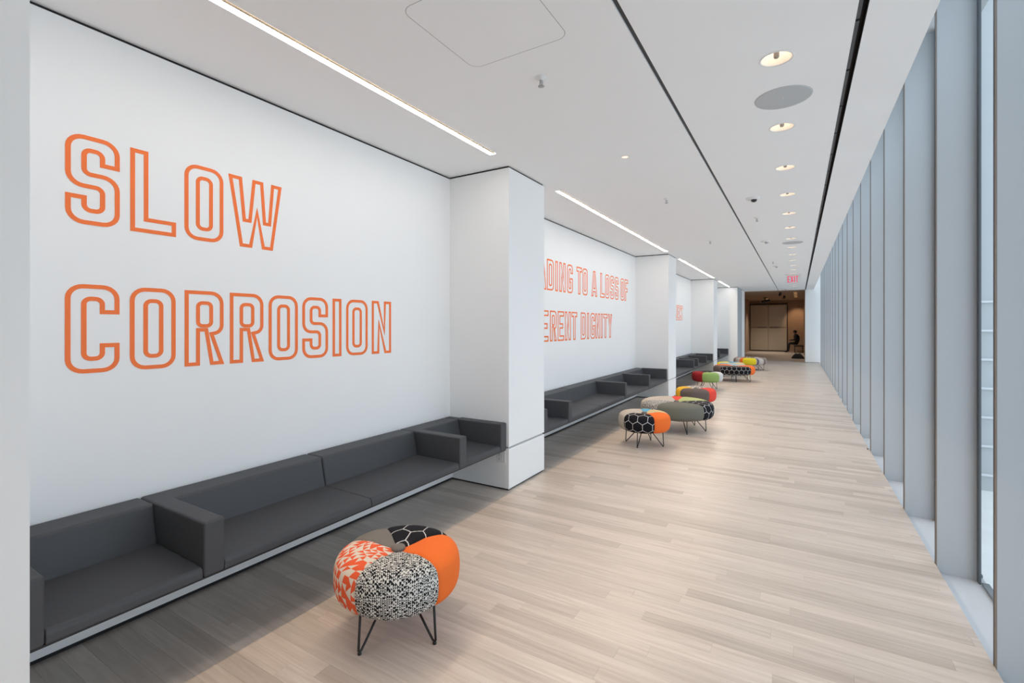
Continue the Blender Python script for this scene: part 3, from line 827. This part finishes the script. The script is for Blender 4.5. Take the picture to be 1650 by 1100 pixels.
ottoman(-1.78, 6.415, 0.335, [(-52, 23, 'hex'), (23, 98, 'orange'), (98, 158, 'tan'), (158, 192, 'blue'), (192, 308, 'beige')],
        'small ottoman with black hexagon front and orange side', 4, 0.262, -20)
ottoman(-1.62, 7.65, 0.535, [(-32, 46, 'olive'), (46, 108, 'hex'), (108, 168, 'lime'), (168, 190, 'red'), (190, 285, 'beige'), (285, 328, 'check')],
        'wide ottoman with olive grey front and black hexagon right side', 6, 0.43, 20)
ottoman(-1.643, 9.40, 0.35, [(-52, 42, 'brown'), (42, 112, 'red'), (112, 235, 'geogrey'), (235, 308, 'yellow')],
        'ottoman with brown grey front between golden yellow and red patches', 4, 0.262, 45)
ottoman(-1.96, 12.77, 0.36, [(-19, 51, 'green'), (51, 115, 'white'), (115, 250, 'dark'), (250, 341, 'crimson')],
        'ottoman half deep red and half apple green', 4, 0.262, 30)
ottoman(-1.60, 15.14, 0.55, [(-39, 54, 'hex'), (54, 130, 'orange'), (130, 205, 'paleblue'), (205, 270, 'orange'), (270, 321, 'brown')],
        'wide ottoman with black hexagon front and orange edges', 6, 0.46, 8)
ottoman(-1.82, 16.4, 0.40, [(-60, 30, 'paleblue'), (30, 120, 'tan'), (120, 200, 'blue'), (200, 300, 'lemon')],
        'ottoman with pale blue and yellow top mostly hidden behind hexagon ottoman', 4, 0.30, 12)
ottoman(-1.50, 19.17, 0.53, [(-26, 23, 'lemon'), (23, 120, 'stripe'), (120, 230, 'stripe'), (230, 322, 'stripe'), (322, 334, 'orange')],
        'farthest wide ottoman with stripes and a lemon yellow front', 6, 0.46, 20)

# ------------------------------------------------------------------ ceiling fittings
def speaker(y, lb):
    r = tag(empty('ceiling_speaker', (-0.088, y, ZC)), lb, 'speaker', 'round ceiling speakers')
    link('grille', lathe_mesh('grille', [(0.001, -0.004), (0.160, -0.004)], 48), M['grille'], r)
    link('rim', lathe_mesh('rim', [(0.160, -0.0045), (0.170, -0.0045), (0.173, 0.0)], 48), M['grille'], r)
    link('badge', lathe_mesh('badge', [(0.001, -0.0055), (0.005, -0.0055), (0.005, -0.004)], 8), M['trim_white'], r)
speaker(3.71, 'big round grey ceiling speaker between the first two ceiling lights')
speaker(10.3, 'round grey ceiling speaker further down the corridor')

def sprinkler(x, y, lb):
    r = tag(empty('sprinkler', (x, y, ZC)), lb, 'sprinkler', 'ceiling sprinklers')
    link('escutcheon', lathe_mesh('escutcheon', [(0.036, 0.0), (0.034, -0.006), (0.014, -0.012), (0.010, -0.018)], 24), M['trim_white'], r)
    link('stem', lathe_mesh('stem', [(0.010, -0.010), (0.010, -0.03), (0.005, -0.032), (0.004, -0.055)], 12), M['chrome'], r)
    link('deflector', lathe_mesh('deflector', [(0.001, -0.056), (0.020, -0.056), (0.020, -0.0535), (0.001, -0.0535)], 16), M['chrome'], r)
    for s in (-1, 1):
        link('frame_arm', tube_mesh('frame_arm', [(s * 0.009, 0, -0.028), (s * 0.012, 0, -0.04), (s * 0.003, 0, -0.054)], 0.002, 6), M['chrome'], r)
sprinkler(-1.373, 2.631, 'chrome sprinkler head hanging nearest the access panel')
sprinkler(-1.375, 5.936, 'tiny sprinkler head on the ceiling beside the second light line')
sprinkler(-1.375, 9.3, 'tiny sprinkler head on the ceiling above the second bench')
sprinkler(-0.505, 7.65, 'sprinkler head between slim slot and recessed lights')
sprinkler(-0.519, 13.1, 'far sprinkler head between slim slot and recessed lights')

def detector(x, y, lb, dark=True):
    r = tag(empty('ceiling_sensor', (x, y, ZC)), lb, 'sensor')
    link('base', lathe_mesh('base', [(0.078, 0.0), (0.076, -0.014), (0.06, -0.022), (0.001, -0.023)], 32), M['trim_white'], r)
    o = link('lens', lathe_mesh('lens', [(0.034, -0.022), (0.030, -0.040), (0.016, -0.05), (0.001, -0.052)], 20), M['dark_plastic'] if dark else M['chrome'], r)
    o.location = (0.012, 0, 0)
detector(-0.471, 6.447, 'white round ceiling camera with dark lens')
detector(-0.506, 9.842, 'small grey ceiling sensor before the second speaker', False)
detector(-0.489, 14.1, 'flat grey ceiling sensor near the exit sign', False)
detector(-0.45, 23.2, 'small white ceiling sensor at the foyer opening', False)

r = tag(empty('small_spotlight', (-1.362, 4.271, ZC)), 'tiny warm spotlight set in the ceiling left of the slim slot', 'spotlight')
link('trim_ring', lathe_mesh('trim_ring', [(0.030, -0.0015), (0.044, -0.0015), (0.046, 0.0)], 24), M['trim_white'], r)
link('lens', lathe_mesh('lens', [(0.001, -0.001), (0.030, -0.0012)], 24), emit('spot_lens', (1.0, 0.75, 0.6), 1.1), r)

# access panel: rounded square with a hairline joint
ap = tag(empty('access_panel', (-1.36, 2.02, ZC)), 'rounded square access panel flush in the ceiling', 'panel')
def rr_poly(h_, r): return round_poly([(-h_, -h_, r), (h_, -h_, r), (h_, h_, r), (-h_, h_, r)])
pa, pb_ = rr_poly(0.312, 0.065), rr_poly(0.3085, 0.0615)
n = len(pa)
v = [(p.x, p.y, -0.0008) for p in pa] + [(p.x, p.y, -0.0008) for p in pb_]
me = bpy.data.meshes.new('joint'); me.from_pydata(v, [], [(i, n + i, n + (i + 1) % n, (i + 1) % n) for i in range(n)]); me.update()
link('joint', me, M['joint'], ap)
v = [(p.x, p.y, -0.0006) for p in pb_] + [(p.x, p.y, 0.0) for p in pb_]
me = mesh_from('cover', v, [tuple(range(n))] + [(i, (i + 1) % n, n + (i + 1) % n, n + i) for i in range(n)])
link('cover', me, M['ceiling'], ap)

# exit sign
ex = tag(empty('exit_sign', (-0.13, 16.7, ZC)), 'red EXIT sign hanging from the ceiling', 'sign')
box('mount', -0.21, 0.21, -0.025, 0.025, -0.022, 0, M['trim_white'], ex, 0.004)
box('plate', -0.19, 0.19, -0.006, 0.006, -0.255, -0.022, M['acrylic'], ex)
def seg_box(a, b, w):                      # flat stroke from a to b in the sign plane
    a, b = Vector(a), Vector(b); d = (b - a).normalized(); nrm = Vector((-d.y, d.x)) * (w / 2)
    return [a - nrm, b - nrm, b + nrm, a + nrm]
LH = 0.19
def sign_letter(strokes, ox):
    v, f = [], []
    for a, b, w in strokes:
        k = len(v); q = seg_box(a, b, w)
        v += [(ox + p.x, -0.010, -0.245 + p.y) for p in q] + [(ox + p.x, -0.006, -0.245 + p.y) for p in q]
        f += [tuple(i + k for i in qq) for qq in BOXF]
    link('letter', mesh_from('letter', v, f), M['exit_red'], ex)
sw = 0.020
sign_letter([((sw / 2, 0), (sw / 2, LH), sw), ((0, LH - sw / 2), (0.066, LH - sw / 2), sw), ((0, LH / 2), (0.055, LH / 2), sw), ((0, sw / 2), (0.066, sw / 2), sw)], -0.145)
sign_letter([((0.010, 0), (0.068, LH), sw), ((0.068, 0), (0.010, LH), sw)], -0.066)
sign_letter([((sw / 2, 0), (sw / 2, LH), sw)], 0.028)
sign_letter([((0.036, 0), (0.036, LH), sw), ((0, LH - sw / 2), (0.072, LH - sw / 2), sw)], 0.065)

# power outlet on the first pier
ot = tag(empty('wall_outlet', (-2.50, 3.915, 0.32)), 'white power outlet low on the first full pier', 'outlet')
box('cover_plate', -0.037, 0.037, -0.006, 0, -0.058, 0.058, M['plate'], ot, 0.002)
for z in (-0.022, 0.022):
    s_ = box('socket', -0.017, 0.017, -0.008, -0.005, z - 0.014, z + 0.014, M['plate'], ot, 0.003)
    for x in (-0.007, 0.007): box('slot', x - 0.002, x + 0.002, -0.0086, -0.0078, z - 0.003, z + 0.008, M['dark_plastic'], s_)
    box('ground_hole', -0.003, 0.003, -0.0086, -0.0078, z - 0.011, z - 0.006, M['dark_plastic'], s_)
box('conduit_strip', 0.055, 0.064, -0.008, 0, -0.05, 0.06, M['plate'], ot)

# ------------------------------------------------------------------ things in the foyer
pj = tag(empty('projector', (-1.58, 30.0, ZC)), 'black projector hanging from the foyer ceiling', 'projector')
link('ceiling_plate', lathe_mesh('ceiling_plate', [(0.001, -0.03), (0.09, -0.03), (0.09, 0)], 20), M['dark_plastic'], pj)
link('pole', lathe_mesh('pole', [(0.025, -0.14), (0.025, -0.02)], 12), M['dark_plastic'], pj)
bd = box('body', -0.21, 0.21, -0.16, 0.16, -0.27, -0.13, M['dark_plastic'], pj, 0.02, 3); bd.rotation_euler = (0, -0.16, 0)
ln_ = link('lens', lathe_mesh('lens', [(0.05, 0.0), (0.05, 0.05), (0.042, 0.05), (0.001, 0.045)], 20), M['chrome'], pj)
ln_.location = (-0.20, -0.05, -0.235); ln_.rotation_euler = (0, -PI / 2, 0)
for i, (px_, py_) in enumerate(((-0.72, 25.3), (-0.62, 28.2))):
    q = tag(empty('track_spotlight', (px_, py_, ZC)), ('black ceiling spotlight just inside the foyer', 'black ceiling spotlight deeper in the foyer')[i], 'spotlight')
    link('mount', lathe_mesh('mount', [(0.05, 0), (0.05, -0.02), (0.012, -0.022), (0.012, -0.07)], 16), M['dark_plastic'], q)
    hd = link('head', lathe_mesh('head', [(0.001, 0.08), (0.05, 0.075), (0.055, -0.06), (0.045, -0.06), (0.04, -0.03), (0.001, -0.028)], 16), M['dark_plastic'], q)
    hd.location = (0, 0, -0.11); hd.rotation_euler = (0.9, 0.5, 0)

def skin_body(name, joints, edges, subdiv=2):
    me = bpy.data.meshes.new(name)
    keys = list(joints)
    me.from_pydata([joints[k][0] for k in keys], [(keys.index(a), keys.index(b)) for a, b in edges], [])
    o = bpy.data.objects.new(name, me); C.objects.link(o)
    o.modifiers.new('skin', 'SKIN').use_smooth_shade = True
    for i, k in enumerate(keys):
        rr = joints[k][1]
        me.skin_vertices[0].data[i].radius = rr if isinstance(rr, tuple) else (rr, rr)
        me.skin_vertices[0].data[i].use_root = (k == 'pelvis')
    sb = o.modifiers.new('sub', 'SUBSURF'); sb.levels = subdiv; sb.render_levels = subdiv
    dg = bpy.context.evaluated_depsgraph_get()
    em = bpy.data.meshes.new_from_object(o.evaluated_get(dg))
    o.modifiers.clear(); o.data = em; bpy.data.meshes.remove(me)
    for p in em.polygons: p.use_smooth = True
    return o

# seated person, turned towards the doors, looking down at the hands
J = {'pelvis': ((0, 0, 0.56), (0.15, 0.17)), 'belly': ((-0.02, 0, 0.72), (0.13, 0.15)), 'chest': ((-0.06, 0, 0.90), (0.13, 0.18)), 'collar': ((-0.10, 0, 1.03), (0.085, 0.12)),
     'neck': ((-0.13, 0, 1.09), 0.055), 'skull': ((-0.16, 0, 1.17), (0.085, 0.075)), 'crown': ((-0.165, 0, 1.245), (0.085, 0.075))}
Ed = [('pelvis', 'belly'), ('belly', 'chest'), ('chest', 'collar'), ('collar', 'neck'), ('neck', 'skull'), ('skull', 'crown')]
for s, nm in ((1, 'a'), (-1, 'b')):
    J.update({'hip' + nm: ((-0.06, s * 0.10, 0.54), 0.10), 'knee' + nm: ((-0.43, s * 0.12, 0.53), 0.068), 'shin' + nm: ((-0.47 - .02 * s, s * 0.12, 0.30), 0.058), 'ankle' + nm: ((-0.50 - .03 * s, s * 0.12, 0.085), 0.042),
              'ball' + nm: ((-0.60 - .03 * s, s * 0.125, 0.045), 0.040), 'toe' + nm: ((-0.68 - .03 * s, s * 0.13, 0.038), 0.030),
              'shoulder' + nm: ((-0.09, s * 0.19, 0.98), 0.068), 'elbow' + nm: ((-0.16, s * 0.25, 0.74), 0.048), 'wrist' + nm: ((-0.38, s * 0.10, 0.72), 0.030), 'palm' + nm: ((-0.44, s * 0.075, 0.735), (0.034, 0.018))})
    Ed += [('pelvis', 'hip' + nm), ('hip' + nm, 'knee' + nm), ('knee' + nm, 'shin' + nm), ('shin' + nm, 'ankle' + nm), ('ankle' + nm, 'ball' + nm), ('ball' + nm, 'toe' + nm),
           ('collar', 'shoulder' + nm), ('shoulder' + nm, 'elbow' + nm), ('elbow' + nm, 'wrist' + nm), ('wrist' + nm, 'palm' + nm)]
    for k in range(4):
        q = (k - 1.5) * 0.018
        J['k%d%s' % (k, nm)] = ((-0.48, s * 0.07 + q * 0.3, 0.745 - q), 0.0095)
        J['f%d%s' % (k, nm)] = ((-0.515 + abs(q) * 0.3, s * 0.045, 0.748 - q), 0.008)
        Ed += [('palm' + nm, 'k%d%s' % (k, nm)), ('k%d%s' % (k, nm), 'f%d%s' % (k, nm))]
    J['th' + nm] = ((-0.455, s * 0.045, 0.775), 0.0095); Ed.append(('palm' + nm, 'th' + nm))
pr = skin_body('person', J, Ed)
pr.location = (-0.02, 32.75, 0.0)
tag(pr, 'person in dark clothes seated by the foyer wall looking at a phone', 'person')
pm = pr.data
for m_ in (M['cloth_dark'], M['skin'], M['hair']): pm.materials.append(m_)
for p in pm.polygons:
    c_ = p.center
    if c_.z > 1.09: p.material_index = 1
    elif c_.x < -0.40 and 0.66 < c_.z < 0.82: p.material_index = 1
def ellipsoid(name, c, rad, mat, parent, seg=16, cut=None):
    bm = bmesh.new(); bmesh.ops.create_uvsphere(bm, u_segments=seg, v_segments=seg // 2 + 2, radius=1)
    for vv in bm.verts: vv.co = Vector((c[0] + vv.co.x * rad[0], c[1] + vv.co.y * rad[1], c[2] + vv.co.z * rad[2]))
    if cut: bmesh.ops.delete(bm, geom=[vv for vv in bm.verts if cut(vv.co)], context='VERTS')
    me = bpy.data.meshes.new(name); bm.to_mesh(me); bm.free()
    for p in me.polygons: p.use_smooth = True
    return link(name, me, mat, parent)
ellipsoid('hair', (-0.145, 0, 1.225), (0.112, 0.10, 0.105), M['hair'], pr, 20, lambda c: c.x < -0.215 and c.z < 1.255)
ellipsoid('nose', (-0.252, 0, 1.19), (0.018, 0.012, 0.022), M['skin'], pr, 10)
for s in (-1, 1):
    ellipsoid('ear', (-0.15, s * 0.083, 1.19), (0.022, 0.010, 0.032), M['skin'], pr, 10)
    ellipsoid('eye', (-0.238, s * 0.03, 1.215), (0.010, 0.012, 0.008), M['dark_plastic'], pr, 8)
ellipsoid('mouth', (-0.240, 0, 1.15), (0.010, 0.022, 0.006), M['hair'], pr, 8)
ph = box('phone', -0.035, 0.035, -0.004, 0.004, -0.07, 0.07, M['dark_plastic'], None, 0.004)
ph.location = (-0.555, 32.75, 0.775); ph.rotation_euler = (0, 0.5, PI / 2)
tag(ph, 'dark phone held in the seated person hands', 'phone')

bn = tag(empty('foyer_bench', (0.03, 32.75, 0)), 'black bench under the seated person', 'bench')
box('seat', -0.24, 0.25, -0.55, 0.55, 0.36, 0.42, M['dark_plastic'], bn, 0.012)
for sx in (-0.2, 0.2):
    for sy in (-0.48, 0.48): box('leg', sx - 0.02, sx + 0.02, sy - 0.02, sy + 0.02, 0.001, 0.37, M['rod'], bn)
# soft dark bag slumped on the floor
v, f = [], []
prof = [(0.0, 0.27, 0.17), (0.03, 0.275, 0.175), (0.12, 0.22, 0.14), (0.20, 0.15, 0.09), (0.235, 0.10, 0.04)]
for z, ax, ay in prof:
    for i in range(20):
        a = 2 * PI * i / 20; sq = lambda t_: math.copysign(abs(t_) ** 0.6, t_)
        v.append((ax * sq(math.cos(a)), ay * sq(math.sin(a)), z + 0.006 * math.sin(3 * a) * (z > 0.02)))
for j in range(len(prof) - 1):
    for i in range(20):
        k = (i + 1) % 20; f.append((j * 20 + i, j * 20 + k, (j + 1) * 20 + k, (j + 1) * 20 + i))
f.append(tuple(range(20))); f.append(tuple(range(80, 100)))
bgp = tag(empty('floor_bag', (-0.01, 26.7, 0)), 'black slumped bag on the foyer floor by the wall end', 'bag')
link('body', mesh_from('body', v, f, True), M['cloth_dark'], bgp)
link('handle', tube_mesh('handle', [(-0.10, 0, 0.22), (-0.08, 0, 0.29), (0, 0, 0.32), (0.08, 0, 0.29), (0.10, 0, 0.22)], 0.012), M['rod'], bgp)
